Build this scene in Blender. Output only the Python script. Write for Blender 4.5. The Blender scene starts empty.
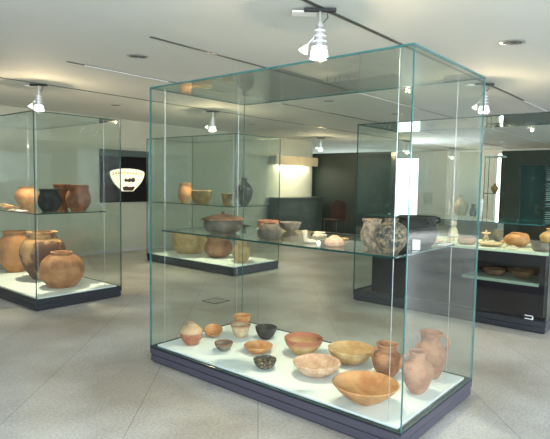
import bpy, bmesh, math, random
from mathutils import Vector, Matrix, noise
S = bpy.context.scene
COL = S.collection
PI = math.pi

# ------------------------------------------------------------------ camera
EYE = 1.5
f_px, pitch, roll, yaw = 521.43, 0.07328, 0.01637, 0.69948
F = Vector((math.cos(yaw)*math.cos(pitch), math.sin(yaw)*math.cos(pitch), -math.sin(pitch)))
Rt = Vector((math.sin(yaw), -math.cos(yaw), 0)); Up = Rt.cross(F)
r_ = math.cos(roll)*Rt + math.sin(roll)*Up
u_ = -math.sin(roll)*Rt + math.cos(roll)*Up
cd = bpy.data.cameras.new('camera'); cam = bpy.data.objects.new('camera', cd); COL.objects.link(cam)
M = Matrix((r_, u_, -F)).transposed().to_4x4(); M.translation = Vector((0, 0, EYE))
cam.matrix_world = M
cd.sensor_fit = 'HORIZONTAL'; cd.sensor_width = 36; cd.lens = f_px*36/550; cd.clip_start = .05
S.camera = cam

# ------------------------------------------------------------------ world, light, exposure
W = bpy.data.worlds.new('sky'); S.world = W; W.use_nodes = True
W.node_tree.nodes['Background'].inputs[0].default_value = (.75, .87, 1, 1)
W.node_tree.nodes['Background'].inputs[1].default_value = 1.0
S.view_settings.view_transform = 'Standard'; S.view_settings.look = 'None'
S.view_settings.gamma = 1; S.view_settings.use_curve_mapping = False
S.view_settings.exposure = 0.4
S.cycles.transparent_max_bounces = 48
S.cycles.max_bounces = 10; S.cycles.diffuse_bounces = 5; S.cycles.glossy_bounces = 5
S.cycles.sample_clamp_indirect = 6

def area(name, loc, target, sx, sy, power, color):
    l = bpy.data.lights.new(name, 'AREA'); l.shape = 'RECTANGLE'; l.size = sx; l.size_y = sy
    l.energy = power; l.color = color
    o = bpy.data.objects.new(name, l); COL.objects.link(o); o.location = loc
    o.rotation_euler = (Vector(target)-Vector(loc)).to_track_quat('-Z', 'Y').to_euler()
    return o
DAY = (.80, .91, 1.0)
# daylight through the glazed walls behind and to the right of the camera, and an added fill for the far end
area('daylight_back_window', (-3.85, -1.0, 1.5), (5, -1.0, 1.3), 6.6, 1.9, 430, DAY)
area('daylight_side_window', (1.8, -4.85, 1.5), (1.8, 5, 1.4), 9.4, 1.9, 480, DAY)
area('added_far_daylight', (13.95, -4.85, 1.5), (13.95, 5, 1.5), 2.2, 1.9, 420, (.86, .94, 1))  # added fill in an invented, unseen opening, to brighten the far end

# ------------------------------------------------------------------ materials
def mat(name, col, rough=.6, metal=0, spec=.5, col2=None, scale=8, detail=4, bump=0, bscale=60, lo=.38, hi=.62, emit=None, estr=0):
    m = bpy.data.materials.new(name); m.use_nodes = True
    nt = m.node_tree; b = nt.nodes['Principled BSDF']
    b.inputs['Base Color'].default_value = (*col, 1); b.inputs['Roughness'].default_value = rough
    b.inputs['Metallic'].default_value = metal; b.inputs['Specular IOR Level'].default_value = spec
    tc = nt.nodes.new('ShaderNodeTexCoord')
    if col2:
        n = nt.nodes.new('ShaderNodeTexNoise'); n.inputs['Scale'].default_value = scale; n.inputs['Detail'].default_value = detail
        n.inputs['Roughness'].default_value = .62
        r = nt.nodes.new('ShaderNodeValToRGB'); r.color_ramp.elements[0].position = lo; r.color_ramp.elements[1].position = hi
        r.color_ramp.elements[0].color = (*col, 1); r.color_ramp.elements[1].color = (*col2, 1)
        nt.links.new(tc.outputs['Object'], n.inputs['Vector']); nt.links.new(n.outputs['Fac'], r.inputs[0]); nt.links.new(r.outputs[0], b.inputs['Base Color'])
    if bump:
        n = nt.nodes.new('ShaderNodeTexNoise'); n.inputs['Scale'].default_value = bscale; n.inputs['Detail'].default_value = 5
        bp = nt.nodes.new('ShaderNodeBump'); bp.inputs['Strength'].default_value = bump; bp.inputs['Distance'].default_value = .01
        nt.links.new(tc.outputs['Object'], n.inputs['Vector']); nt.links.new(n.outputs['Fac'], bp.inputs['Height']); nt.links.new(bp.outputs[0], b.inputs['Normal'])
    if emit:
        b.inputs['Emission Color'].default_value = (*emit, 1); b.inputs['Emission Strength'].default_value = estr
    return m

def glass_mat(name, tint, ior_f0=.022, refl=(1, 1, 1)):
    m = bpy.data.materials.new(name); m.use_nodes = True; nt = m.node_tree
    for n in list(nt.nodes): nt.nodes.remove(n)
    out = nt.nodes.new('ShaderNodeOutputMaterial'); mix = nt.nodes.new('ShaderNodeMixShader')
    tr = nt.nodes.new('ShaderNodeBsdfTransparent'); gl = nt.nodes.new('ShaderNodeBsdfGlossy')
    tr.inputs[0].default_value = (*tint, 1); gl.inputs['Color'].default_value = (*refl, 1); gl.inputs['Roughness'].default_value = 0.0
    lw = nt.nodes.new('ShaderNodeLayerWeight'); lw.inputs[0].default_value = .5
    p = nt.nodes.new('ShaderNodeMath'); p.operation = 'POWER'; p.inputs[1].default_value = 5
    ma = nt.nodes.new('ShaderNodeMath'); ma.operation = 'MULTIPLY_ADD'; ma.inputs[1].default_value = 1-ior_f0; ma.inputs[2].default_value = ior_f0
    nt.links.new(lw.outputs['Facing'], p.inputs[0]); nt.links.new(p.outputs[0], ma.inputs[0]); nt.links.new(ma.outputs[0], mix.inputs[0])
    nt.links.new(tr.outputs[0], mix.inputs[1]); nt.links.new(gl.outputs[0], mix.inputs[2]); nt.links.new(mix.outputs[0], out.inputs[0])
    return m

GLASS = glass_mat('clear_glass', (.945, .968, .953))
SHELFGLASS = glass_mat('shelf_glass', (.93, .965, .95))
EDGE = mat('green_glass_edge', (.04, .15, .15), rough=.15)
DARKEDGE = mat('dark_glass_edge', (.012, .05, .045), rough=.2)
WALL = mat('wall_paint', (.34, .345, .275), rough=.85, col2=(.37, .37, .30), scale=1.5)
DIMWALL = mat('reflection_dimming_wall', (.10, .10, .09), rough=.9)  # unseen walls, darkened to weaken their reflections in the glass
WHITEWALL = mat('white_wall_paint', (.86, .87, .87), rough=.85)
CEIL = mat('ceiling_paint', (.58, .60, .57), rough=.8, col2=(.60, .62, .59), scale=.6)
PLINTH = mat('plinth_blue_grey', (.052, .048, .068), rough=.45)
PLINTHB = mat('plinth_dark_slate', (.018, .021, .028), rough=.4)
GROOVE = mat('plinth_groove', (.008, .008, .015), rough=.6)
DECK = mat('white_deck', (.80, .86, .86), rough=.8)
BLACK = mat('black_lacquer', (.004, .004, .004), rough=.7, spec=.15)
DARKGREEN = mat('dark_green_panel', (.022, .034, .03), rough=.5, col2=(.03, .044, .038), scale=.8)
DARKBODY = mat('dark_brown_body', (.010, .006, .010), rough=.6, spec=.2)
SLOT = mat('ceiling_slot_grey', (.10, .11, .10), rough=.4, metal=.5)
SLOTLIT = mat('ceiling_slot_daylit', (.90, .91, .92), rough=.5)  # near-white slot stretches: the daylight on them is put into the colour
WHITEM = mat('white_enamel', (.82, .82, .80), rough=.35)
CHROME = mat('brushed_steel', (.55, .56, .56), rough=.3, metal=.8)
BLKM = mat('black_plastic', (.01, .01, .01), rough=.5)
WOOD = mat('honey_wood', (.42, .33, .20), rough=.5, col2=(.52, .42, .27), scale=6)
LAMP = mat('lamp_lens', (1, 1, 1), emit=(1, .93, .8), estr=14)
FROST = mat('frosted_glass_cone', (.9, .9, .88), rough=.4, emit=(1, .97, .9), estr=1.1)
PAPER = mat('white_card', (.85, .86, .86), rough=.7)
SKYPANE = mat('bright_window_pane', (.8, .8, .8), emit=(.92, .97, 1), estr=4.0)
BLIND = mat('pale_blind', (.45, .5, .55), rough=.6)
MAROON = mat('maroon_fabric', (.022, .007, .007), rough=.9)

# floor: pale speckled stone slabs laid diagonally with hair joints
def floor_mat():
    m = bpy.data.materials.new('stone_floor'); m.use_nodes = True; nt = m.node_tree; b = nt.nodes['Principled BSDF']
    tc = nt.nodes.new('ShaderNodeTexCoord')
    def nz(s, d=5):
        n = nt.nodes.new('ShaderNodeTexNoise'); n.inputs['Scale'].default_value = s; n.inputs['Detail'].default_value = d
        nt.links.new(tc.outputs['Object'], n.inputs['Vector']); return n
    a = nz(1.1, 6); r = nt.nodes.new('ShaderNodeValToRGB'); r.color_ramp.elements[0].position = .35; r.color_ramp.elements[1].position = .65
    r.color_ramp.elements[0].color = (.33, .30, .26, 1); r.color_ramp.elements[1].color = (.56, .545, .52, 1)
    nt.links.new(a.outputs['Fac'], r.inputs[0])
    s = nz(55, 3); r2 = nt.nodes.new('ShaderNodeValToRGB'); r2.color_ramp.elements[0].position = .42; r2.color_ramp.elements[1].position = .58
    r2.color_ramp.elements[0].color = (.86, .86, .86, 1); r2.color_ramp.elements[1].color = (1.05, 1.05, 1.05, 1)
    nt.links.new(s.outputs['Fac'], r2.inputs[0])
    mu = nt.nodes.new('ShaderNodeMix'); mu.data_type = 'RGBA'; mu.blend_type = 'MULTIPLY'; mu.inputs[0].default_value = 1
    nt.links.new(r.outputs[0], mu.inputs[6]); nt.links.new(r2.outputs[0], mu.inputs[7])
    mp = nt.nodes.new('ShaderNodeMapping'); mp.inputs['Rotation'].default_value = (0, 0, math.radians(-42)); mp.inputs['Location'].default_value = (0, .02, 0)
    nt.links.new(tc.outputs['Object'], mp.inputs[0])
    br = nt.nodes.new('ShaderNodeTexBrick'); br.inputs['Scale'].default_value = 1; br.inputs['Brick Width'].default_value = 60; br.inputs['Row Height'].default_value = .78
    br.inputs['Mortar Size'].default_value = .0025; br.inputs['Mortar Smooth'].default_value = .3
    br.inputs['Color1'].default_value = (1, 1, 1, 1); br.inputs['Color2'].default_value = (.96, .96, .96, 1); br.inputs['Mortar'].default_value = (.42, .42, .42, 1)
    nt.links.new(mp.outputs[0], br.inputs['Vector'])
    m2 = nt.nodes.new('ShaderNodeMix'); m2.data_type = 'RGBA'; m2.blend_type = 'MULTIPLY'; m2.inputs[0].default_value = 1
    nt.links.new(mu.outputs[2], m2.inputs[6]); nt.links.new(br.outputs['Color'], m2.inputs[7]); nt.links.new(m2.outputs[2], b.inputs['Base Color'])
    b.inputs['Roughness'].default_value = .38; b.inputs['Specular IOR Level'].default_value = .4
    return m
FLOOR = floor_mat()

# clay bodies
CLAY = {}
def clay(key, c1, c2, scale=9, rough=.75, bump=.9, lo=.40, hi=.60):
    c1 = (c1[0]*.88, c1[1]*.78, c1[2]*.68); c2 = (c2[0]*.90, c2[1]*.82, c2[2]*.74)      # fired clay
    CLAY[key] = mat('clay_'+key, c1, rough=rough, col2=c2, scale=scale, bump=bump, bscale=45, lo=lo, hi=hi, detail=6)
clay('terracotta', (.34, .12, .07), (.48, .23, .13))
clay('orange', (.50, .23, .09), (.62, .36, .17))
clay('buff', (.52, .34, .15), (.66, .50, .28))
clay('cream', (.58, .46, .30), (.72, .62, .46))
clay('pinkish', (.36, .17, .10), (.54, .30, .20))
clay('grey', (.17, .15, .13), (.30, .27, .23))
clay('dark', (.02, .02, .02), (.07, .065, .06))
clay('speckled', (.04, .035, .03), (.50, .40, .28), scale=70, lo=.52, hi=.62)
clay('reddish', (.28, .125, .065), (.48, .26, .15))
clay('rust', (.25, .10, .04), (.12, .05, .025), scale=14)
clay('amber', (.50, .22, .10), (.60, .40, .20), scale=5)
clay('storage', (.54, .26, .085), (.20, .085, .035), scale=4, lo=.45, hi=.75)
clay('storage_patched', (.12, .055, .03), (.58, .34, .15), scale=3.2, lo=.46, hi=.54)
clay('storage_red', (.33, .15, .075), (.48, .26, .13), scale=7)
clay('olive', (.20, .13, .06), (.32, .23, .11))
clay('slate', (.06, .055, .045), (.13, .115, .09))
clay('charcoal', (.012, .013, .012), (.035, .038, .036), rough=.85)
clay('mottled', (.045, .055, .065), (.34, .26, .17), scale=38, lo=.42, hi=.62)
clay('painted', (.17, .15, .14), (.52, .39, .28), scale=22, lo=.42, hi=.6)
clay('rose', (.60, .38, .28), (.76, .58, .46), scale=18)
clay('shard', (.66, .56, .44), (.82, .76, .66), scale=14)
clay('tureen', (.075, .045, .028), (.17, .10, .06))
clay('redpot', (.26, .11, .06), (.38, .20, .12))

def banded(key, lower, upper, z0, z1):
    m = CLAY[lower].copy(); m.name = 'clay_'+key; nt = m.node_tree; b = nt.nodes['Principled BSDF']
    src = b.inputs['Base Color'].links[0].from_socket
    tc = nt.nodes.new('ShaderNodeTexCoord'); sx = nt.nodes.new('ShaderNodeSeparateXYZ'); mr = nt.nodes.new('ShaderNodeMapRange')
    mr.inputs['From Min'].default_value = z0; mr.inputs['From Max'].default_value = z1
    mx = nt.nodes.new('ShaderNodeMix'); mx.data_type = 'RGBA'; mx.inputs[7].default_value = (*upper, 1)
    nt.links.new(tc.outputs['Object'], sx.inputs[0]); nt.links.new(sx.outputs['Z'], mr.inputs['Value']); nt.links.new(mr.outputs[0], mx.inputs[0])
    nt.links.new(src, mx.inputs[6]); nt.links.new(mx.outputs[2], b.inputs['Base Color']); CLAY[key] = m
banded('two_tone_jar', 'terracotta', (.50, .33, .20), .095, .11)
banded('brown_rim_bowl', 'grey', (.20, .09, .05), .050, .056)
banded('cream_brown_rim', 'cream', (.42, .22, .12), .088, .098)
banded('red_rim_bowl', 'buff', (.38, .13, .07), .070, .110)
# ------------------------------------------------------------------ mesh helpers
def obj(name, bm, mats, parent=None, smooth=False):
    me = bpy.data.meshes.new(name)
    bmesh.ops.recalc_face_normals(bm, faces=bm.faces)
    if smooth:
        for f in bm.faces: f.smooth = True
    bm.to_mesh(me); bm.free()
    for m in (mats if isinstance(mats, (list, tuple)) else [mats]): me.materials.append(m)
    o = bpy.data.objects.new(name, me); COL.objects.link(o)
    if parent: o.parent = parent
    return o
def tag(o, label=None, cat=None, group=None, kind=None):
    if label: o['label'] = label
    if cat: o['category'] = cat
    if group: o['group'] = group
    if kind: o['kind'] = kind
    return o
def empty(name, loc, rz=0, **k):
    o = bpy.data.objects.new(name, None); COL.objects.link(o); o.location = loc; o.rotation_euler = (0, 0, rz); o.empty_display_size = .1
    return tag(o, **k)
def box(bm, x0, x1, y0, y1, z0, z1, mi=0, bev=0):
    vs = [bm.verts.new(p) for p in ((x0,y0,z0),(x1,y0,z0),(x1,y1,z0),(x0,y1,z0),(x0,y0,z1),(x1,y0,z1),(x1,y1,z1),(x0,y1,z1))]
    fs = []
    for q in ((0,3,2,1),(4,5,6,7),(0,1,5,4),(1,2,6,5),(2,3,7,6),(3,0,4,7)):
        f = bm.faces.new([vs[i] for i in q]); f.material_index = mi; fs.append(f)
    if bev:
        es = list({e for f in fs for e in f.edges})
        bmesh.ops.bevel(bm, geom=es, offset=bev, segments=2, affect='EDGES', profile=.6)
def boxo(name, dims, m, parent=None, bev=0):
    bm = bmesh.new(); box(bm, *dims, bev=bev); return obj(name, bm, m, parent)
def struct(name, dims, m):
    return tag(boxo(name, dims, m), kind='structure')
def pane(name, dims, parent, gm=None, em=None):
    """a glass slab: clear on its two big faces, green on its cut edges"""
    bm = bmesh.new(); box(bm, *dims)
    d = (dims[1]-dims[0], dims[3]-dims[2], dims[5]-dims[4]); ax = d.index(min(d))
    bm.normal_update()
    for f in bm.faces: f.material_index = 0 if abs(f.normal[ax]) > .9 else 1
    return obj(name, bm, [gm or GLASS, em or EDGE], parent)
def tube(bm, pts, rad, seg=10, mi=0, caps=True):
    pts = [Vector(p) for p in pts]; n = len(pts)
    rs = rad if isinstance(rad, (list, tuple)) else [rad]*n
    rings = []; prev = None
    for i, p in enumerate(pts):
        t = (pts[min(i+1, n-1)]-pts[max(i-1, 0)]).normalized()
        if prev is None: a = t.orthogonal().normalized()
        else: a = (prev - t*prev.dot(t)).normalized()
        prev = a; b = t.cross(a)
        rings.append([bm.verts.new(p + rs[i]*(math.cos(2*PI*k/seg)*a + math.sin(2*PI*k/seg)*b)) for k in range(seg)])
    for i in range(n-1):
        for k in range(seg):
            f = bm.faces.new((rings[i][k], rings[i][(k+1) % seg], rings[i+1][(k+1) % seg], rings[i+1][k])); f.material_index = mi
    if caps:
        for rg in (rings[0], rings[-1]):
            f = bm.faces.new(rg); f.material_index = mi
def spline(P, n=5):
    out = []
    for i in range(len(P)-1):
        p0 = P[max(i-1, 0)]; p1 = P[i]; p2 = P[i+1]; p3 = P[min(i+2, len(P)-1)]
        for k in range(n):
            t = k/n
            out.append(tuple(.5*((2*b)+(-a+c)*t+(2*a-5*b+4*c-d)*t*t+(-a+3*b-3*c+d)*t**3) for a, b, c, d in zip(p0, p1, p2, p3)))
    out.append(tuple(P[-1])); return out
def lathe(bm, prof, seg=44, wob=0, seed=0, mi=0, close=True):
    """prof: (r, z) from the outer bottom centre up, over the rim and down the inside"""
    rings = []
    for r, z in prof:
        if r < 1e-5: rings.append([bm.verts.new((0, 0, z))]); continue
        rg = []
        for k in range(seg):
            a = 2*PI*k/seg
            q = 1 + (wob*noise.noise(Vector((math.cos(a)*1.3+seed*7.1, math.sin(a)*1.3, z*6))) if wob else 0)
            rg.append(bm.verts.new((r*q*math.cos(a), r*q*math.sin(a), z)))
        rings.append(rg)
    for A, B in zip(rings, rings[1:]):
        for k in range(seg):
            k2 = (k+1) % seg
            if len(A) == 1 and len(B) == 1: continue
            if len(A) == 1: v = (A[0], B[k], B[k2])
            elif len(B) == 1: v = (A[k], A[k2], B[0])
            else: v = (A[k], A[k2], B[k2], B[k])
            f = bm.faces.new(v); f.material_index = mi

# outer silhouettes, in units of the largest radius and of the height
SHAPE = {
 'bowl':      [(.36, 0), (.42, .03), (.66, .22), (.86, .52), (.97, .85), (1, 1)],
 'widebowl':  [(.40, 0), (.46, .04), (.70, .30), (.90, .62), (.99, .90), (1, 1)],
 'cone':      [(.12, 0), (.18, .02), (.48, .28), (.75, .58), (.93, .86), (1, 1)],
 'cup':       [(.50, 0), (.56, .03), (.72, .30), (.86, .65), (.94, .88), (1, 1)],
 'beaker':    [(.60, 0), (.63, .03), (.80, .45), (.92, .80), (1, 1)],
 'straight':  [(.62, 0), (.68, .03), (.90, .25), (1, .6), (.98, .9), (1, 1)],
 'round':     [(.48, 0), (.55, .03), (.84, .25), (1, .52), (.90, .76), (.62, .90), (.58, .95), (.66, 1)],
 'globe':     [(.42, 0), (.50, .03), (.86, .26), (1, .5), (.86, .76), (.50, .89), (.38, .93), (.42, 1)],
 'storage':   [(.45, 0), (.50, .02), (.80, .25), (.99, .55), (.92, .76), (.66, .88), (.60, .92), (.62, .96), (.70, 1)],
 'storage_low':[(.55, 0), (.62, .02), (.90, .24), (1, .48), (.90, .74), (.62, .90), (.46, .94), (.50, 1)],
 'collar':    [(.55, 0), (.60, .02), (.86, .20), (1, .42), (.92, .64), (.78, .78), (.78, .88), (.90, 1)],
 'amphora':   [(.35, 0), (.42, .02), (.80, .25), (1, .50), (.84, .68), (.42, .82), (.28, .86), (.27, .92), (.38, 1)],
 'jug':       [(.52, 0), (.58, .02), (.86, .22), (1, .46), (.88, .66), (.62, .78), (.58, .86), (.74, 1)],
 'smalljug':  [(.34, 0), (.42, .02), (.74, .20), (1, .50), (.88, .68), (.52, .80), (.44, .87), (.54, 1)],
 'cauldron':  [(.66, 0), (.74, .02), (.92, .18), (1, .45), (.97, .70), (.90, .84), (.92, .90), (1, 1)],
 'ringpot':   [(.80, 0), (.90, .05), (1, .30), (.98, .60), (.80, .86), (.62, 1)],
}
def pot_mesh(bm, shape, R, H, t=None, wob=.02, seed=0, seg=44):
    t = t or max(.006, R*.07)
    o = spline([(a*R, b*H) for a, b in SHAPE[shape]], 5)
    inn = [(max(r-t, .004), max(z, t*1.2)) for r, z in o if z > t*1.3]
    rim = (o[-1][0]-t*.5, H+t*.35)
    prof = [(0, 0)] + o + [rim] + inn[::-1] + [(0, t*1.2)]
    lathe(bm, prof, seg, wob, seed)

SEED = [0]
def pot(name, cat, shape, loc, R, H, ck, label, group=None, tilt=None, handle=None, wob=.025, rz=0, extra=None, t=None):
    SEED[0] += 1
    bm = bmesh.new(); pot_mesh(bm, shape, R, H, t=t, wob=wob, seed=SEED[0])
    o = obj(name, bm, CLAY[ck], smooth=True); o.location = loc
    if tilt: o.rotation_euler = (tilt[0], tilt[1], rz)
    else: o.rotation_euler = (0, 0, rz)
    tag(o, label, cat, group)
    if handle:
        a, za, zb, ra, rb, out, w = handle      # angle, top z, bottom z, top radius, bottom radius, bulge, thickness (fractions)
        bm = bmesh.new(); c, s = math.cos(a), math.sin(a); P = []
        for k in range(13):
            q = k/12
            rr = (ra*(1-q)+rb*q)*R + math.sin(PI*q**.8)*out*R
            z = (za*(1-q)+zb*q)*H + math.sin(PI*q)*.05*H*(1-q)
            P.append((rr*c, rr*s, z))
        tube(bm, P, w*R, 10); obj('handle', bm, CLAY[ck], o, smooth=True)
    if extra: extra(o, R, H, ck)
    return o

# ------------------------------------------------------------------ structure
XF, XB, YL, YR, HC = 18.5, -4.0, 9.3, -5.0, 2.7
struct('floor', (XB-.2, XF+.2, YR-.2, 13.4, -.1, 0), FLOOR)
struct('ceiling', (XB-.2, XF+.2, YR-.2, 13.4, HC, HC+.1), CEIL)
NX0, NX1, NZ0, NZ1 = 5.65, 6.78, 1.02, 2.08
struct('wall_left', (XB, 12.7, YL, YL+.2, 0, HC), WALL)
struct('wall_left_return', (12.5, 12.7, YL+.2, 13.2, 0, HC), WALL)
struct('wall_left_rear', (12.7, XF, 13.0, 13.2, 0, HC), WHITEWALL)
struct('trim_1', (12.7, 12.78, YL+.02, YL+.4, 0, HC), WALL)
struct('baseboard_left', (XB, 12.7, YL-.012, YL, 0, .06), mat('skirting_grey', (.35, .35, .34), rough=.6))
# far wall with a window opening
def wall_with_holes(name, x, y0, y1, holes, m, t=.2, z1=HC):
    bm = bmesh.new(); ys = y0
    for (a, b, za, zb) in sorted(holes):
        if a > ys: box(bm, x, x+t, ys, a, 0, z1)
        if za > 0: box(bm, x, x+t, a, b, 0, za)
        if zb < z1: box(bm, x, x+t, a, b, zb, z1)
        ys = b
    box(bm, x, x+t, ys, y1, 0, z1); return tag(obj(name, bm, m), kind='structure')
wall_with_holes('wall_far', XF, YR, 13.2, [(8.56, 9.75, .33, 2.5), (5.5, 5.78, .3, 2.58), (10.3, 12.7, .33, 2.1)], WHITEWALL)  # last opening belongs to the added, unseen window
wall_with_holes('wall_back', XB-.2, YR, 13.2, [(-4.4, 2.4, .5, 2.45)], DIMWALL)
bm = bmesh.new()
for (a, b) in ((XB, -3.0), (6.6, 12.8), (15.1, XF)): box(bm, a, b, YR-.2, YR, 0, HC)
for (a, b) in ((-3.0, 6.6), (12.8, 15.1)): box(bm, a, b, YR-.2, YR, 0, .5); box(bm, a, b, YR-.2, YR, 2.5, HC)
tag(obj('wall_right', bm, DIMWALL), kind='structure')
def window(n, y0, y1, z0, z1, slats):
    w = empty('window_%d' % n, (XF+.06, (y0+y1)/2, z0), kind='structure'); h = (y1-y0)/2; H = z1-z0
    boxo('pane', (.09, .10, -h, h, 0, H), SKYPANE, w)
    bm = bmesh.new(); t = .04
    box(bm, 0, .08, -h, -h+t, 0, H); box(bm, 0, .08, h-t, h, 0, H); box(bm, 0, .08, -h+t, h-t, 0, t); box(bm, 0, .08, -h+t, h-t, H-t, H)
    obj('window_frame', bm, WHITEM, w)
    if slats:
        bm = bmesh.new()
        for k in range(slats):
            z = .06+(H-.12)*k/(slats-1); box(bm, -.03, .0, -h+t, h-t, z, z+.016)
        obj('blind', bm, BLIND, w)
window(1, 8.56, 9.75, .33, 2.5, 20)
window(2, 5.5, 5.78, .3, 2.58, 0)
window(5, 10.3, 12.7, .33, 2.1, 0)  # unseen glowing window added behind the partition to light the rear zone
# glazed walls behind the camera and at its right (mullions only, daylight comes through)
def mullions(name, pts, horizontal=None):
    bm = bmesh.new()
    for d in pts: box(bm, *d)
    return tag(obj(name, bm, WHITEM), kind='structure')
mullions('window_3', [(XB-.15, XB-.09, y-.03, y+.03, .5, 2.45) for y in (-4.37, -2.7, -1.0, .7, 2.37)])
mullions('window_4', [(x-.03, x+.03, YR-.15, YR-.09, .5, 2.5) for x in (-2.97, -1.4, .2, 1.8, 3.4, 5, 6.57, 12.83, 13.95, 15.07)])  # last three stand in the added far opening
# white door in the far wall
d = empty('door_1', (XF-.03, 7.85, 0), kind='structure')
boxo('door_leaf', (-.0, .03, -.5, .5, .005, 2.62), WHITEM, d, bev=.004)
boxo('door_panel', (-.012, .0, .12, .45, .72, 1.19), mat('pale_grey_panel', (.6, .61, .62)), d)
# dark full-height partition blocks
struct('wall_partition', (13.0, 13.35, 6.83, 9.6, 0, 2.36), DARKGREEN)

# ceiling slots: thin metal channels running the length of the room
def slot(n, y, x0, x1, litfrom=None):
    bm = bmesh.new(); box(bm, x0, x1, y-.016, y+.016, HC-.006, HC-.0005)
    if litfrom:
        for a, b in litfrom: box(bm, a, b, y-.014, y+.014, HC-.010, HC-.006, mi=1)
    return tag(obj('trim_%d' % n, bm, [SLOT, SLOTLIT]), kind='structure')
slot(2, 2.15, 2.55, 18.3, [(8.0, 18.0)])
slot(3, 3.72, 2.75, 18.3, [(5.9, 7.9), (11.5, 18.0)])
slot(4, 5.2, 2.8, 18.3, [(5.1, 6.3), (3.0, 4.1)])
slot(5, 6.7, 2.5, 18.3, [])

# floor hatch
h = empty('floor_hatch', (4.44, 4.68, 0), label='small square metal floor hatch with a thin dark outline, behind the nearest glass case', cat='floor hatch')
bm = bmesh.new(); q = .125; w = .014
for d in ((-q, q, -q, -q+w), (-q, q, q-w, q), (-q, -q+w, -q+w, q-w), (q-w, q, -q+w, q-w)): box(bm, *d, 0, .004)
obj('hatch_frame', bm, BLKM, h)
boxo('hatch_plate', (-q+w, q-w, -q+w, q-w, 0, .003), mat('hatch_plate_grey', (.36, .35, .31), rough=.5), h)

# ------------------------------------------------------------------ glass display cases
LX, LY, HT, PT = 1.10, 2.25, 2.228, .132
def case(x0, y0, label, pm, edge=None, shelf=True, deck=True, lx=LX, ly=LY, dark=None):
    c = empty('display_case', (x0, y0, 0), label=label, cat='display case', group='tall glass display cases')
    bm = bmesh.new()
    box(bm, .006, lx-.006, .006, ly-.006, .012, .062, bev=.003); box(bm, 0, lx, 0, ly, .070, .118, bev=.003)
    obj('plinth', bm, pm, c); bm = bmesh.new()      # then the dark raised rim round the deck
    for d in ((0, .03, 0, ly), (lx-.03, lx, 0, ly), (.03, lx-.03, 0, .03), (.03, lx-.03, ly-.03, ly)): box(bm, *d, .1185, PT)
    obj('plinth_rim', bm, GROOVE, c)
    bm = bmesh.new(); box(bm, .02, lx-.02, .02, ly-.02, 0, .012); box(bm, .012, lx-.012, .012, ly-.012, .062, .070); obj('plinth_groove', bm, GROOVE, c)
    if deck: boxo('deck', (.045, lx-.045, .045, ly-.045, .118, .140), DECK, c)
    g = .010; e = edge or EDGE; zb = PT+.001; zt = HT-g-.001
    pane('glass_panel', (0, g, 0, ly, zb, zt), c, em=e)                      # towards -x
    pane('glass_panel', (lx-g, lx, 0, ly, zb, zt), c, em=e)
    pane('glass_panel', (g+.001, lx-g-.001, 0, g, zb, zt), c, em=e)
    pane('glass_panel', (g+.001, lx-g-.001, ly-g, ly, zb, zt), c, em=e)
    pane('glass_top', (0, lx, 0, ly, HT-g, HT), c, em=e)
    if shelf:
        pane('glass_shelf', (.075, lx-.15, .11, ly-.06, 1.078, 1.09), c, gm=SHELFGLASS, em=DARKEDGE)
        for x, y in ((.09, .125), (lx-.165, .125), (.09, ly-.08), (lx-.165, ly-.08)):
            bm = bmesh.new(); tube(bm, [(x, y, .141), (x, y, HT-g-.002)], .0018, 6); obj('cable', bm, CHROME, c)
    return c
case(2.568, 1.236, 'large glass display case nearest the camera, on a blue-grey plinth, holding bowls and jugs', PLINTH)
case(2.68, 5.72, 'glass display case at the left edge with three big storage jars on its deck', PLINTHB, DARKEDGE)
case(5.78, 5.69, 'glass display case at centre left, seen through the nearest one, with a tall dark vase', PLINTHB, DARKEDGE)
D0 = (5.70, 1.22)
cD = case(*D0, 'glass display case at the right with a dark two-tier table inside', PLINTHB, DARKEDGE, shelf=False, deck=False)
# dark two-tier table built into the right case
bm = bmesh.new(); a0, a1, b0, b1 = .13, .98, .06, 2.06
box(bm, a0, a1, b0, b1, .133, .455, bev=.004)
box(bm, a0+.55, a1, b0, b1, .455, .66); box(bm, a0, a0+.55, b0, b0+.05, .455, .66); box(bm, a0, a0+.55, b1-1.15, b1, .455, .66)
box(bm, a0, a1, b0, b1, .66, .785, bev=.004)
obj('display_table', bm, DARKBODY, cD)
boxo('lower_shelf', (a0-.02, a0+.54, b0+.055, b1-1.155, .457, .487), mat('pale_green_board', (.22, .28, .22), rough=.6), cD)
boxo('table_top', (a0-.03, a1, b0-.02, b1+.03, .787, .812), mat('pale_sage_board', (.56, .62, .50), rough=.6), cD)
pane('glass_shelf', (.10, .95, .12, 2.15, 1.09, 1.10), cD, gm=SHELFGLASS, em=EDGE)
bm = bmesh.new(); box(bm, -.004, -.001, .12, .20, .135, .142); box(bm, -.004, -.001, .12, .13, .142, .175); box(bm, -.004, -.001, .12, .20, .168, .175)
obj('number_bracket', bm, PAPER, cD)

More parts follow.
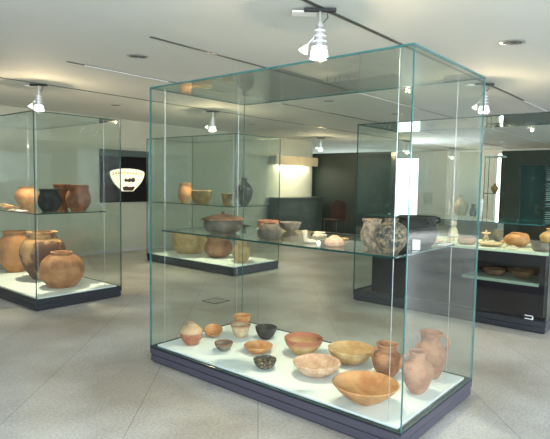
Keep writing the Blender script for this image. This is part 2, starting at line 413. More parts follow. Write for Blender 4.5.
# ------------------------------------------------------------------ pots in the nearest case: deck
ZD = .1405
GB, GJ = 'bowls on the deck of the nearest case', 'jars and jugs on the deck of the nearest case'
pot('jar', 'jar', 'globe', (2.81, 3.25, ZD), .093, .182, 'two_tone_jar', 'small round terracotta jar with a narrow neck, leftmost on the deck of the nearest case', GJ)
pot('jug', 'jug', 'jug', (3.29, 1.71, ZD), .105, .225, 'reddish', 'squat reddish jug with a wide rim, just behind the big conical bowl', GJ, handle=(2.4, .92, .45, .62, .9, .28, .10))
pot('jug', 'jug', 'smalljug', (3.14, 1.41, ZD), .102, .275, 'pinkish', 'pinkish jug tapering to a narrow foot, in front of the tall handled jug', GJ, handle=(2.2, .93, .55, .45, .95, .35, .10))
pot('jug', 'jug', 'jug', (3.47, 1.47, ZD), .112, .318, 'reddish', 'tall reddish jug with a big handle, rightmost in the nearest case', GJ, handle=(-.75, .95, .50, .66, .92, .45, .11))
def two(nm, *a, **k): return pot(nm, *a, **k)
pot('bowl', 'bowl', 'widebowl', (2.88, 2.94, ZD), .075, .066, 'brown_rim_bowl', 'small grey bowl with a brown rim, just right of the narrow-necked jar', GB)
pot('cup', 'cup', 'cup', (3.24, 3.10, ZD), .090, .108, 'cream_brown_rim', 'cream cup-shaped bowl with an orange bowl right behind it', GB)
pot('bowl', 'bowl', 'bowl', (3.50, 3.33, ZD), .082, .10, 'orange', 'small orange bowl at the far corner of the deck, behind the cream cup', GB)
pot('bowl', 'bowl', 'bowl', (3.35, 2.90, ZD), .094, .103, 'dark', 'plain dark grey bowl at the back of the nearest case', GB)
pot('bowl', 'bowl', 'widebowl', (3.03, 2.70, ZD), .115, .062, 'orange', 'shallow orange bowl between the two dark bowls', GB)
pot('bowl', 'bowl', 'bowl', (2.80, 2.43, ZD), .085, .070, 'speckled', 'small black bowl speckled with white, near the front edge of the deck', GB)
pot('bowl', 'bowl', 'widebowl', (3.25, 2.42, ZD), .151, .130, 'red_rim_bowl', 'deep bowl with a ragged reddish rim, behind the wide pale pink bowl', GB, wob=.05)
pot('bowl', 'bowl', 'widebowl', (2.96, 2.08, ZD), .169, .092, 'rose', 'wide shallow pale pink bowl with a thick rim, in the middle of the deck', GB, t=.024)
def lug(o, R, H, ck):
    bm = bmesh.new(); c, s = math.cos(-.9), math.sin(-.9)
    tube(bm, [(R*.93*c, R*.93*s, H*.95), (R*1.25*c, R*1.25*s, H*1.0), (R*1.5*c, R*1.5*s, H*1.1)], [.016, .014, .010], 8); obj('handle', bm, CLAY[ck], o, smooth=True)
pot('bowl', 'bowl', 'bowl', (3.34, 2.04, ZD), .174, .112, 'buff', 'wide buff bowl with a short rod handle, behind the pale pink bowl', GB, extra=lug)
# the big conical bowl stands on a small transparent ring, tipped towards the visitor
pot('bowl', 'bowl', 'cone', (2.755, 1.57, ZD), .205, .135, 'orange', 'biggest bowl, a wide orange cone at the front corner of the nearest case', GB, t=.012)
# flat orange dish leaning behind the jar
pot('dish', 'dish', 'widebowl', (3.09, 3.29, ZD+.012), .082, .05, 'orange', 'small broken orange dish lying tilted behind the narrow-necked jar', GB, tilt=(.30, -.18), wob=.12)
lb = boxo('label_card', (-.02, .02, -.015, .015, 0, .004), PAPER); lb.location = (2.645, 1.30, ZD); tag(lb, 'tiny white label card in the front corner of the nearest case', 'label card')

# ------------------------------------------------------------------ pots on the glass shelf of the nearest case
ZS = 1.0905; GS = 'vessels on the glass shelf of the nearest case'
def lid(o, R, H, ck):
    bm = bmesh.new()
    lathe(bm, [(0, H*.99), (R*1.02, H*.99), (R*1.14, H*1.02), (R*1.13, H*1.07), (R*.80, H*1.22), (R*.45, H*1.36), (R*.12, H*1.42), (R*.06, H*1.46), (R*.10, H*1.54), (R*.08, H*1.60), (0, H*1.61)], 44)
    obj('lid', bm, CLAY[ck], o, smooth=True)
def two_handles(o, R, H, ck):
    for s in (1, -1):
        bm = bmesh.new(); a = -.87; c, q = math.cos(a)*s, math.sin(a)*s
        tube(bm, [(R*.9*c, R*.9*q, H*.8), (R*1.22*c, R*1.22*q, H*.82), (R*1.26*c, R*1.26*q, H*.7), (R*.93*c, R*.93*q, H*.55)], .012, 8); obj('handle', bm, CLAY[ck], o, smooth=True)
def tureen_extra(o, R, H, ck): lid(o, R, H, 'tureen')
pot('tureen', 'tureen', 'straight', (2.84, 2.92, ZS), .150, .105, 'slate', 'broad dark brown lidded tureen on the glass shelf of the nearest case', GS, extra=tureen_extra)
pot('bowl', 'bowl', 'straight', (3.10, 2.68, ZS), .085, .10, 'redpot', 'reddish brown bowl directly right of the lidded tureen', GS)
pot('pot', 'pot', 'ringpot', (2.82, 2.42, ZS), .088, .105, 'slate', 'squat grey closed pot with rounded shoulders on the glass shelf', GS)
pot('cup', 'cup', 'cup', (2.90, 2.57, ZS), .036, .055, 'shard', 'tiny cream cup between the grey bowl and the squat grey pot', GS)
pot('bowl', 'bowl', 'bowl', (3.36, 2.66, ZS), .088, .075, 'grey', 'grey-brown bowl behind the squat grey pot on the glass shelf', GS)
def shard(name, cat, loc, size, ck, label, group, rot=(0, 0, 0), seed=1, curve=.25):
    """a broken wall piece: curved, thick, with a ragged outline"""
    rnd = random.Random(seed); bm = bmesh.new(); n = 9
    sx, sy, t = size
    top, bot = [], []
    pts = []
    for k in range(n*2):
        a = 2*PI*k/(n*2); q = rnd.uniform(.78, 1.05); pts.append((math.cos(a)*sx/2*q, math.sin(a)*sy/2*q))
    def zc(x, y): return curve*(1-(x/(sx/2))**2)*sx*.3
    c0 = bm.verts.new((0, 0, zc(0, 0)+t)); c1 = bm.verts.new((0, 0, zc(0, 0)))
    mid0 = [bm.verts.new((x*.5, y*.5, zc(x*.5, y*.5)+t)) for x, y in pts]; mid1 = [bm.verts.new((x*.5, y*.5, zc(x*.5, y*.5))) for x, y in pts]
    r0 = [bm.verts.new((x, y, max(zc(x, y), 0)+t)) for x, y in pts]; r1 = [bm.verts.new((x, y, max(zc(x, y), 0))) for x, y in pts]
    m = len(pts)
    for k in range(m):
        j = (k+1) % m
        bm.faces.new((c0, mid0[k], mid0[j])); bm.faces.new((c1, mid1[j], mid1[k]))
        bm.faces.new((mid0[k], r0[k], r0[j], mid0[j])); bm.faces.new((mid1[k], mid1[j], r1[j], r1[k]))
        bm.faces.new((r0[k], r1[k], r1[j], r0[j]))
    o = obj(name, bm, CLAY[ck], smooth=False); o.location = loc; o.rotation_euler = rot
    return tag(o, label, cat, group)
GSH = 'potsherds on the glass shelf of the nearest case'
# horse-like standing fragment: foot, leg and neck in one piece
bm = bmesh.new()
tube(bm, [(.05, 0, .010), (.01, 0, .014), (-.028, 0, .02), (-.032, 0, .055), (-.036, 0, .085)], [.010, .013, .018, .015, .020], 10)
o = obj('fragment', bm, CLAY['shard'], smooth=True); o.location = (2.80, 2.05, ZS); o.rotation_euler = (0, 0, -.87)
tag(o, 'cream boot-shaped clay fragment standing upright near the shelf edge', 'clay fragment', GSH)
shard('potsherd', 'potsherd', (3.20, 2.25, ZS), (.14, .09, .010), 'shard', 'flat pale sherd lying behind the pink domed lump on the glass shelf', GSH, seed=3)
shard('potsherd', 'potsherd', (3.12, 2.00, ZS), (.12, .08, .010), 'buff', 'pale tan sherd lying right behind the pink domed lump', GSH, seed=4)
shard('potsherd', 'potsherd', (3.36, 2.36, ZS), (.13, .08, .010), 'shard', 'pale sherd furthest back on the glass shelf, behind the boot-shaped fragment', GSH, seed=8)
shard('potsherd', 'potsherd', (3.01, 2.52, ZS), (.10, .07, .012), 'cream', 'cream sherd on the shelf beside the squat grey pot', GSH, seed=5)
bm = bmesh.new(); lathe(bm, [(0, 0), (.05, 0), (.068, .012), (.062, .030), (.048, .046), (.03, .060), (.012, .070), (0, .072)], 36, wob=.08, seed=5)
o = obj('domed_lid', bm, CLAY['rose'], smooth=True); o.location = (2.81, 1.86, ZS); tag(o, 'pink domed clay lid lying on the edge of the glass shelf', 'clay lid', GSH)
pot('jar', 'jar', 'collar', (2.88, 1.63, ZS), .070, .182, 'painted', 'jar patterned in white and blue-grey with a pale rim, on the glass shelf', GS)
pot('jar', 'jar', 'globe', (2.77, 1.44, ZS), .098, .20, 'mottled', 'globular jar mottled in dark blue and beige, at the front corner of the glass shelf', GS)
def lugs4(o, R, H, ck):
    for a in (-2.2, -1.2, .9, 2.4):
        bm = bmesh.new(); c, s = math.cos(a), math.sin(a)
        tube(bm, [(R*.88*c, R*.88*s, H*.97), (R*1.07*c, R*1.07*s, H*.96), (R*1.09*c, R*1.09*s, H*.86), (R*.93*c, R*.93*s, H*.80)], .009, 8); obj('handle', bm, CLAY[ck], o, smooth=True)
pot('cauldron', 'cauldron', 'cauldron', (3.25, 1.50, ZS), .131, .192, 'charcoal', 'large black straight-sided cauldron on the glass shelf of the nearest case', GS, extra=lugs4)
def card(loc, w, d, rot, label, name='card', cat='label card', group=None, lines=0):
    o = boxo(name, (-w/2, w/2, -d/2, d/2, 0, .003), PAPER); o.location = loc; o.rotation_euler = rot
    tag(o, label, cat, group)
    if lines:
        bm = bmesh.new()
        for k in range(lines):
            y = -d/2 + d*(k+.7)/(lines+.4)
            box(bm, -w*.38, w*.34 - (k % 3)*w*.08, y-.0012, y+.0012, .003, .0034)
        obj('printed_lines', bm, BLKM, o)
    return o
card((3.0, 1.385, ZS+.0325), .045, .065, (1.2, 0, -1.1), 'white upright card leaning at the shelf corner, in front of the black cauldron')
card((3.445, 1.385, ZS), .12, .05, (0, 0, 0), 'white printed card lying flat on the shelf beside the black cauldron', lines=4)

# ------------------------------------------------------------------ left case
GLJ = 'big storage jars on the deck of the left case'
pot('storage_jar', 'jar', 'storage', (3.30, 7.66, ZD), .245, .58, 'storage', 'big tan storage jar with a dark rim, hindmost of the three in the left case', GLJ, wob=.04)
pot('storage_jar', 'jar', 'storage', (3.32, 6.87, ZD), .285, .63, 'storage_patched', 'storage jar with dark patches on orange clay, middle of the three in the left case', GLJ, wob=.04)
pot('storage_jar', 'jar', 'storage_low', (3.25, 6.22, ZD), .268, .43, 'storage_red', 'squat reddish brown storage jar, foremost of the three in the left case', GLJ, wob=.04)
GLS = 'pots on the glass shelf of the left case'
pot('jar', 'jar', 'round', (3.36, 7.40, ZS), .155, .27, 'orange', 'round bright orange jar on the glass shelf of the left case', GLS)
pot('jar', 'jar', 'collar', (3.08, 6.18, ZS), .139, .27, 'charcoal', 'black wide-necked jar on the glass shelf of the left case', GLS)
pot('jar', 'jar', 'collar', (3.42, 6.53, ZS), .122, .325, 'rust', 'rusty brown jar partly hidden behind another brown jar in the left case', GLS)
pot('jar', 'jar', 'collar', (3.44, 6.15, ZS), .152, .32, 'rust', 'rusty brown wide-mouthed jar, rightmost on the shelf of the left case', GLS)
shard('potsherd', 'potsherd', (2.98, 7.25, ZS), (.26, .15, .02), 'buff', 'large tan sherd on the shelf of the left case, beside the orange jar', 'potsherds in the left case', seed=11, curve=.4)
shard('potsherd', 'potsherd', (2.92, 6.88, ZS), (.20, .12, .02), 'orange', 'smaller orange sherd nearer the black jar, on the shelf of the left case', 'potsherds in the left case', seed=12, curve=.4)
card((2.86, 6.50, ZS), .10, .26, (0, 0, 0), 'white card strip along the shelf edge of the left case')

# ------------------------------------------------------------------ centre case
GCS = 'vessels on the glass shelf of the centre case'; GCD = 'big pots on the deck of the centre case'
pot('jar', 'jar', 'collar', (6.19, 7.35, ZS), .127, .35, 'amber', 'light brown jar with orange flecks, leftmost on the shelf of the centre case', GCS)
pot('bowl', 'bowl', 'straight', (6.21, 6.93, ZS), .18, .22, 'olive', 'wide olive brown bowl on the shelf of the centre case', GCS)
pot('beaker', 'beaker', 'beaker', (6.30, 6.38, ZS), .103, .185, 'olive', 'small olive brown beaker on the shelf of the centre case', GCS)
pot('vase', 'vase', 'amphora', (6.29, 5.97, ZS), .149, .455, 'slate', 'tall dark grey vase with a narrow neck on the shelf of the centre case', GCS)
pot('pot', 'pot', 'straight', (6.40, 7.46, ZD), .325, .36, 'buff', 'wide sandy pot at the left on the deck of the centre case', GCD)
pot('pot', 'pot', 'collar', (6.40, 6.69, ZD), .256, .37, 'redpot', 'reddish brown pot in the middle on the deck of the centre case', GCD)
pot('jar', 'jar', 'jug', (6.25, 5.98, ZD), .15, .38, 'buff', 'small buff jar at the right on the deck of the centre case', GCD)
card((6.10, 6.33, ZD), .16, .14, (0, 0, 0), 'white card lying on the deck of the centre case between two pots')

# ------------------------------------------------------------------ right case
ZR = .8125; GR = 'finds on the table of the right case'
bm = bmesh.new(); lathe(bm, [(0, 0), (.055, 0), (.066, .02), (.062, .07), (.045, .115), (.030, .135), (.026, .15), (.040, .165), (.044, .19), (.032, .215), (.012, .225), (0, .226)], 30, wob=.1, seed=2)
o = obj('figurine', bm, CLAY['shard'], smooth=True); o.location = (6.60, 2.55, ZR); tag(o, 'cream clay figurine with a round head, left end of the table in the right case', 'figurine', GR)
pot('dish', 'dish', 'straight', (6.01, 2.16, ZR), .103, .075, 'orange', 'low orange dish on the table just right of the cream figurine', GR)
bm = bmesh.new()
tube(bm, [(-.03, 0, 0), (-.012, 0, .05), (0, 0, .075)], [.016, .015, .014], 8); tube(bm, [(.03, 0, 0), (.012, 0, .05), (0, 0, .075)], [.016, .015, .014], 8)
tube(bm, [(-.052, 0, .098), (0, 0, .082), (.052, 0, .098)], [.010, .016, .010], 8); tube(bm, [(0, 0, .07), (0, 0, .128)], [.015, .012], 8)
o = obj('figurine', bm, CLAY['cream'], smooth=True); o.location = (6.55, 2.12, ZR); o.rotation_euler = (0, 0, -.87); tag(o, 'small cream star-shaped figurine on the table of the right case', 'figurine', GR)
pot('jar', 'jar', 'straight', (6.60, 1.99, ZR), .058, .14, 'grey', 'small upright grey jar beside the star-shaped figurine', GR)
pot('jug', 'jug', 'storage_low', (6.25, 1.68, ZR), .135, .15, 'orange', 'squat bright orange jug on the table of the right case', GR, handle=(-.7, .92, .5, .5, .9, .3, .1))
pot('dish', 'dish', 'widebowl', (6.03, 1.90, ZR), .13, .035, 'cream', 'flat cream dish in front of the squat orange jug', GR)
pot('jug', 'jug', 'amphora', (6.56, 1.42, ZR), .10, .20, 'buff', 'yellowish jug with a narrow neck at the right end of the table', GR, handle=(-.8, .9, .5, .3, .9, .3, .1))
pot('pot', 'pot', 'straight', (5.98, 1.36, ZR), .10, .09, 'grey', 'low grey pot at the right front corner of the table', GR)
for k, (x, y, sx, sy, ck, lb_) in enumerate([
    (5.95, 2.45, .14, .10, 'rose', 'pinkish sherd at the left front of the table in the right case'),
    (6.20, 2.42, .15, .10, 'buff', 'tan sherd behind the pinkish sherd in the right case'),
    (5.90, 1.64, .17, .07, 'shard', 'long pale sherd at the front edge before the flat cream dish'),
    (6.18, 2.02, .12, .09, 'orange', 'orange sherd between the low dish and the squat orange jug'),
    (5.94, 2.95, .16, .10, 'shard', 'pale sherd near the far left end of the table in the right case'),
    (6.30, 1.40, .12, .10, 'rose', 'pinkish sherd between the squat orange jug and the yellowish jug'),
    (5.89, 2.32, .09, .06, 'buff', 'small tan sherd in front of the low orange dish'),
    (6.42, 2.28, .13, .10, 'orange', 'orange sherd behind the low orange dish in the right case'),
    (6.42, 1.86, .13, .10, 'rose', 'pinkish sherd behind the flat cream dish in the right case')]):
    shard('potsherd', 'potsherd', (x, y, ZR), (sx, sy, .014), ck, lb_, 'potsherds in the right case', seed=20+k, rot=(0, 0, k*.7), curve=.5)
GRL = 'bowls on the lower shelf of the right case'
pot('bowl', 'bowl', 'bowl', (6.02, 1.84, .4875), .121, .075, 'tureen', 'brown bowl at the left of the dark lower niche in the right case', GRL)
pot('bowl', 'bowl', 'bowl', (6.05, 1.55, .4875), .118, .085, 'tureen', 'brown bowl at the right of the dark lower niche in the right case', GRL)
pot('bowl', 'bowl', 'bowl', (6.26, 1.70, .4875), .075, .07, 'tureen', 'dark brown bowl at the back between the two bowls of the lower niche, right case', GRL)

# ------------------------------------------------------------------ wall display: black light panel with a bright bowl picture
wp = empty('picture_lightbox', (6.215, YL, NZ0), label='black wall panel showing a bright cream bowl, behind the left case', cat='lightbox')
hw = (NX1-NX0)/2; hh = NZ1-NZ0
bm = bmesh.new(); box(bm, -hw, hw, -.05, -.001, 0, hh-.13, bev=.004); obj('panel', bm, BLACK, wp)
bm = bmesh.new(); box(bm, -hw, hw, -.07, -.001, hh-.128, hh, bev=.004); obj('header', bm, mat('panel_header_green', (.018, .035, .024), rough=.5), wp)
def bowl_pic_mat():
    m = mat('lit_bowl_picture', (.7, .65, .5), emit=(1, .93, .62), estr=.72); nt = m.node_tree; b = nt.nodes['Principled BSDF']
    tc = nt.nodes.new('ShaderNodeTexCoord'); v = nt.nodes.new('ShaderNodeTexVoronoi'); v.inputs['Scale'].default_value = 22
    r = nt.nodes.new('ShaderNodeValToRGB'); r.color_ramp.elements[0].position = .24; r.color_ramp.elements[1].position = .40
    r.color_ramp.elements[0].color = (.42, .25, .07, 1); r.color_ramp.elements[1].color = (1, .95, .66, 1)
    nt.links.new(tc.outputs['Object'], v.inputs['Vector']); nt.links.new(v.outputs['Distance'], r.inputs[0]); nt.links.new(r.outputs[0], b.inputs['Emission Color'])
    return m
bm = bmesh.new(); out = []
bx, bz, bw, bh = .05, .62, .41, .45
for k in range(25):
    a = PI*k/24; out.append((bx - bw*math.cos(a), .60+.085*math.sin(a) + (.008 if k % 2 else 0)))
for k in range(1, 12):
    q = k/12; out.append((bx + bw*(1-q**1.9*.66), .60-.36*q))
out.append((bx+.13, .225)); out.append((bx-.13, .225))
for k in range(11, 0, -1):
    q = k/12; out.append((bx - bw*(1-q**1.9*.66), .60-.36*q))
fr = [bm.verts.new((x, -.056, z)) for x, z in out]; bk = [bm.verts.new((x, -.051, z)) for x, z in out]
bm.faces.new(fr); bm.faces.new(bk[::-1])
for k in range(len(out)): j = (k+1) % len(out); bm.faces.new((fr[k], fr[j], bk[j], bk[k]))
obj('bowl_picture', bm, bowl_pic_mat(), wp)
bm = bmesh.new()
bm.free()
MOT = mat('dark_brown_motif', (.05, .02, .012)); OCH = mat('ochre_motif', (.5, .3, .08), emit=(.55, .36, .10), estr=.6)
def motif(P):
    bm = bmesh.new(); f_ = [bm.verts.new((bx+x, -.060, z)) for x, z in P]; b_ = [bm.verts.new((bx+x, -.056, z)) for x, z in P]
    bm.faces.new(f_); bm.faces.new(b_[::-1])
    for k in range(len(P)): j = (k+1) % len(P); bm.faces.new((f_[k], f_[j], b_[j], b_[k]))
    obj('painted_motif', bm, MOT, wp)
motif([(-.06, .41), (-.01, .425), (.03, .405), (.08, .43), (.12, .40), (.18, .435), (.17, .49), (.12, .515), (.09, .475), (.04, .50), (.0, .465), (-.05, .49), (-.09, .455)])
motif([(-.10, .235), (.12, .235), (.16, .285), (.17, .325), (.04, .315), (-.04, .33), (-.13, .31)])
n_ = 11
for k in range(n_):
    x = -.34+.68*k/(n_-1); z = .545+.055*math.sqrt(max(0, 1-(x/.42)**2)); w_ = .018+.006*(k % 3)
    bm = bmesh.new(); P = [(x-w_, z), (x, z-.03), (x+w_, z), (x+.004, z+.026)]
    f_ = [bm.verts.new((bx+a, -.059, c)) for a, c in P]; b_ = [bm.verts.new((bx+a, -.056, c)) for a, c in P]
    bm.faces.new(f_); bm.faces.new(b_[::-1])
    for q in range(4): p_ = (q+1) % 4; bm.faces.new((f_[q], f_[p_], b_[p_], b_[q]))
    obj('painted_lozenge', bm, OCH, wp)

# ------------------------------------------------------------------ lit recess at the end of the left wall
v = empty('light_valance', (10.72, YL, 1.95), label='honey-coloured wooden light valance on the far left wall, glowing beneath', cat='wall light')
boxo('valance_board', (0, 1.9, -.30, -.27, 0, .25), WOOD, v, bev=.004)
boxo('valance_top', (0, 1.9, -.268, -.001, .22, .25), WOOD, v)
boxo('valance_end', (0, .03, -.268, -.001, 0, .218), mat('grey_end_board', (.30, .28, .22)), v)
boxo('lamp_tube', (.3, 1.85, -.18, -.14, .14, .17), mat('warm_tube', (1, 1, 1), emit=(1, .86, .66), estr=9), v)
ar = area('valance_glow', (11.75, YL-.16, 1.98), (11.75, YL-.10, 1.0), 1.5, .15, 26, (1, .84, .66))
ct = empty('counter_cabinet', (11.68, YL-.25, 0), label='dark green-black counter against the far left wall, under the lit wooden valance', cat='cabinet')
boxo('cabinet_body', (-1.0, 1.0, -.2, .24, .06, 1.02), DARKGREEN, ct, bev=.005)
boxo('cabinet_top', (-1.03, 1.03, -.23, .24, 1.021, 1.06), DARKGREEN, ct, bev=.004)
boxo('cabinet_base', (-.96, .96, -.17, .24, 0, .058), BLACK, ct)

# maroon chair before the dark partition
ch = empty('chair', (12.35, 8.2, 0), rz=0, label='dark maroon padded chair with a tall rounded back, before the dark partition', cat='chair')
bm = bmesh.new(); P = []
for k in range(13): a = PI*k/12; P.append((.22*math.cos(a), .80+.20*math.sin(a)))
P = [(.22, .46)] + P + [(-.22, .46)]
A_ = [bm.verts.new((.18, y, z)) for y, z in P]; B_ = [bm.verts.new((.25, y, z)) for y, z in P]
bm.faces.new(A_); bm.faces.new(B_[::-1])
for k in range(len(P)): j = (k+1) % len(P); bm.faces.new((A_[k], A_[j], B_[j], B_[k]))
obj('backrest', bm, MAROON, ch)
boxo('seat', (-.23, .178, -.23, .23, .40, .46), MAROON, ch, bev=.015)
for sx, sy in ((-.2, -.2), (-.2, .2), (.2, -.2), (.2, .2)):
    bm = bmesh.new(); tube(bm, [(sx*1.05, sy*1.05, 0), (sx, sy, .398)], [.012, .016], 8); obj('leg', bm, BLKM, ch)

# dark glazed screen at the far right
sc = empty('glazed_screen', (15.5, 2.2, 0), label='large dark green glazed screen with horizontal blinds, at the right behind the right case', cat='screen')
boxo('frame_post', (0, .10, 1.95, 2.48, 0, 2.46), mat('screen_green_frame', (.02, .035, .028), rough=.4), sc, bev=.004)
boxo('header', (0, .10, -5.6, 1.949, 2.06, 2.46), mat('screen_header', (.018, .03, .024), rough=.4), sc)
boxo('lower_panel', (0, .10, -5.6, 1.949, 0, .42), mat('screen_lower', (.015, .022, .02), rough=.4), sc)
boxo('dark_pane', (.06, .08, -5.6, 1.949, .421, 2.059), mat('dark_teal_pane', (.02, .055, .055), rough=.6, spec=.2), sc)
bm = bmesh.new()
for y in (1.35, .6, -.2, -1.0, -1.8, -2.6, -3.4): box(bm, .01, .05, y-.03, y+.03, .421, 2.059)
obj('mullion', bm, mat('screen_mullion', (.012, .02, .018), rough=.4), sc)
bm = bmesh.new(); rnd = random.Random(3); z = .60
while z < 1.98:
    for (ya, yb) in ((1.32-.69, 1.30), (-.16, .57), (-.96, -.24), (-1.76, -1.04)):
        if rnd.random() < .85: box(bm, .052, .058, ya, yb, z, z+rnd.uniform(.012, .030))
    z += .055
obj('blind', bm, mat('blind_teal', (.34, .55, .52), rough=.5, col2=(.10, .22, .21), scale=3), sc)

# low grey counter with vessels and a slim glass case, far away
fc = empty('display_bench', (14.2, 4.95, 0), label='low grey bench far back carrying a tan urn and white jars', cat='bench')
boxo('bench_top', (-.25, .35, -.75, .95, .50, .545), mat('bench_grey', (.42, .45, .44)), fc, bev=.004)
boxo('bench_body', (-.2, .3, -.7, .9, 0, .498), mat('bench_body', (.26, .28, .26)), fc)
GF = 'vessels on the far grey bench'
pot('urn', 'urn', 'amphora', (14.25, 5.32, .546), .19, .66, 'cream', 'tall tan urn on the far grey bench, seen just over the cream figurine', GF)
pot('jar', 'jar', 'jug', (14.25, 4.98, .546), .09, .42, 'grey', 'slim grey jar right of the tan urn on the far bench', GF)
for nm, y, hgt, lb_ in (('vase', 5.62, .50, 'slender white vase left of the tan urn on the far bench'), ('vase', 4.78, .56, 'slender white vase at the right end of the far bench')):
    bm = bmesh.new(); pot_mesh(bm, 'beaker', .06, hgt, seg=28); o = obj(nm, bm, WHITEM, smooth=True); o.location = (14.25, y, .546); tag(o, lb_, 'vase', GF)
sv = empty('slim_display_case', (14.9, 4.72, 0), label='slim upright glass case with a thin dark frame, far back left of the dark screen', cat='display case')
boxo('base', (0, .35, -.22, .22, 0, .55), mat('slim_base', (.6, .62, .62)), sv, bev=.004)
bm = bmesh.new(); w = .008
for x in (0, .35):
    for y in (-.22, .22): box(bm, x-w, x+w, y-w, y+w, .551, 2.25)
obj('frame_post', bm, BLKM, sv)
boxo('cap', (-.01, .36, -.24, .24, 2.251, 2.30), mat('slim_cap', (.35, .45, .42)), sv)
boxo('inner_shelf', (0.009, .341, -.211, .211, 1.25, 1.27), EDGE, sv)
pane('glass_panel', (-.006, .0-.001, -.21, .21, .552, 2.25), sv, em=DARKEDGE)
bm = bmesh.new(); pot_mesh(bm, 'amphora', .10, .26, seg=24); o = obj('vase', bm, CLAY['olive'], smooth=True); o.location = (15.07, 4.70, 1.271); tag(o, 'small olive vase inside the slim upright glass case', 'vase')

# ------------------------------------------------------------------ ceiling spotlights
def spot_fixture(x, y, rz, label, aim, power, s=1.0):
    t = empty('ceiling_spotlight', (x, y, HC-.011), rz, label=label, cat='spotlight', group='ceiling spotlights over the cases')
    bm = bmesh.new(); box(bm, -.11, .11, -.018, .018, -.022, 0, bev=.003); obj('track_adapter', bm, BLKM, t)
    bm = bmesh.new(); box(bm, -.19, -.02, .02, .12, -.020, -.006, bev=.004); obj('canopy_plate', bm, WHITEM, t)
    bm = bmesh.new(); tube(bm, [(.0, 0, -.022), (0, 0, -.11)], .011, 10); tube(bm, [(.0, 0, -.10), (0, 0, -.13)], .024, 14); obj('stem', bm, CHROME, t)
    bm = bmesh.new(); tube(bm, [(.05, 0, -.022), (.055, 0, -.06), (.02, .01, -.10)], .0035, 6); obj('power_cord', bm, BLKM, t)
    # main lamp: ribbed body over a white bell
    bm = bmesh.new(); lathe(bm, [(0, -.30), (.030, -.30), (.034, -.29), (.034, -.14), (.028, -.131), (0, -.131)], 20); ob = obj('lamp_body', bm, CHROME, t, smooth=False)
    bm = bmesh.new()
    for k in range(4):
        z = -.15-.036*k; rr = .040+.005*k; tube(bm, [(.0, 0, z), (0, 0, z-.008)], rr, 22)
    ob.location = (-.005, 0, 0)
    obj('cooling_fin', bm, WHITEM, t)
    bm = bmesh.new(); lathe(bm, [(.036, -.262), (.058, -.285), (.064, -.335), (.060, -.337), (.052, -.29), (.034, -.270)], 26); obj('lamp_shade', bm, FROST, t, smooth=True)
    bm = bmesh.new(); lathe(bm, [(0, -.345), (.048, -.345), (.050, -.325), (0, -.322)], 22); obj('lamp_lens', bm, LAMP, t)
    # small side lamp with a conical shade
    bm = bmesh.new(); tube(bm, [(-.03, 0, -.19), (-.075, .0, -.235), (-.085, 0, -.255)], .006, 8); obj('side_arm', bm, CHROME, t)
    bm = bmesh.new(); lathe(bm, [(0, 0), (.010, 0), (.036, -.052), (.032, -.052), (.008, -.006), (0, -.006)], 20)
    c = obj('side_lamp_shade', bm, FROST, t, smooth=True); c.location = (-.087, 0, -.25); c.rotation_euler = (0, .5, 0)
    l = bpy.data.lights.new('spot_beam', 'SPOT'); l.energy = power; l.color = (1, .82, .60); l.spot_size = math.radians(84); l.spot_blend = .8; l.shadow_soft_size = .05
    o = bpy.data.objects.new('spot_beam', l); COL.objects.link(o); o.location = (x, y, HC-.37)
    o.rotation_euler = (Vector(aim)-o.location).to_track_quat('-Z', 'Y').to_euler()
    l = bpy.data.lights.new('lamp_spill', 'POINT'); l.energy = min(power, 200)*.15; l.color = (1, .76, .48); l.shadow_soft_size = .02
    o = bpy.data.objects.new('lamp_spill', l); COL.objects.link(o); o.location = (x-.01, y-.02, HC-.385)
    return t
PX, GX = 130, 0
spot_fixture(3.0, 2.15, -.87, 'largest ceiling spotlight with white lamp heads, above the nearest glass case', (3.1, 2.3, .14), PX)
spot_fixture(6.35, 2.15, -.87, 'ceiling spotlight above the right case, beside the top right corner of the nearest case', (6.25, 2.0, .8), 150)
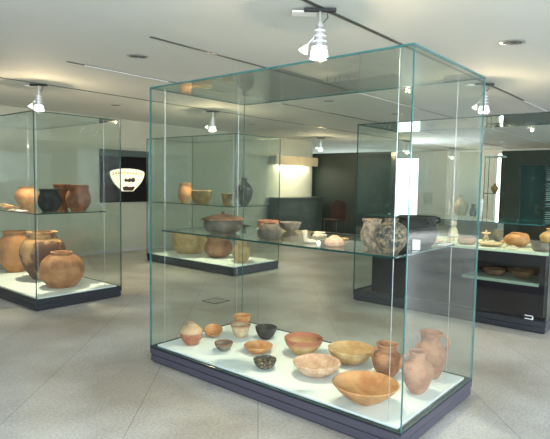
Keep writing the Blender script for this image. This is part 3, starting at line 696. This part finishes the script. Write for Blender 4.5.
spot_fixture(3.22, 6.7, -.87, 'ceiling spotlight above the left case', (3.25, 6.7, .14), 230)
spot_fixture(6.25, 6.7, -.87, 'ceiling spotlight above the centre case', (6.3, 6.8, .14), 230)
spot_fixture(11.6, 8.2, -.87, 'small far ceiling spotlight left of the dark partition top', (11.6, 9.2, .6), 200)
spot_fixture(13.7, 6.7, -.87, 'small far ceiling spotlight before the bright blinds window', (14.6, 5.4, .5), 250)
spot_fixture(17.0, 6.7, -.87, 'smallest ceiling spotlight, before the white far wall', (17.0, 6.7, .3), 220)

# recessed downlights
bmD = bmesh.new()
def downlight(x, y, label):
    t = empty('ceiling_downlight', (x, y, HC), -.87, label=label, cat='ceiling light', group='recessed ceiling downlights')
    bm = bmesh.new(); lathe(bm, [(.062, -.001), (.082, -.001), (.084, -.005), (.060, -.010), (.060, -.001)], 28); obj('ring', bm, CHROME, t)
    bm = bmesh.new(); lathe(bm, [(0, -.004), (.059, -.004), (.059, -.001), (0, -.001)], 24); obj('baffle', bm, BLKM, t)
    t.scale = (1.3, 1.0, 1)
    for s in (-1, 1):
        bm = bmesh.new(); lathe(bm, [(0, -.012), (.020, -.012), (.024, -.0045), (0, -.0045)], 14); b = obj('bulb', bm, SLOT, t); b.location = (s*.030, 0, 0)
bmD.free()
for x, y, l in ((3.1, 4.4, 'recessed ceiling downlight at the upper left, left of the nearest case'),
                (4.7, 1.38, 'recessed ceiling downlight at the upper right, right of the nearest case'),
                (6.48, 4.45, 'recessed ceiling downlight seen through the nearest case, at its centre'),
                (8.3, 4.3, 'recessed ceiling downlight above the left corner of the right case'),
                (4.91, 7.57, 'recessed ceiling downlight above the right corner of the left case'),
                (8.2, 7.6, 'recessed ceiling downlight above the centre case'),
                (9.94, 7.63, 'recessed ceiling downlight above and left of the dark partition'),
                (13.2, 7.65, 'recessed ceiling downlight over the dark partition top'),
                (15.2, 4.6, 'left one of two tiny ceiling downlights above the dark screen'),
                (16.7, 4.5, 'right one of two tiny ceiling downlights above the dark screen')):
    downlight(x, y, l)
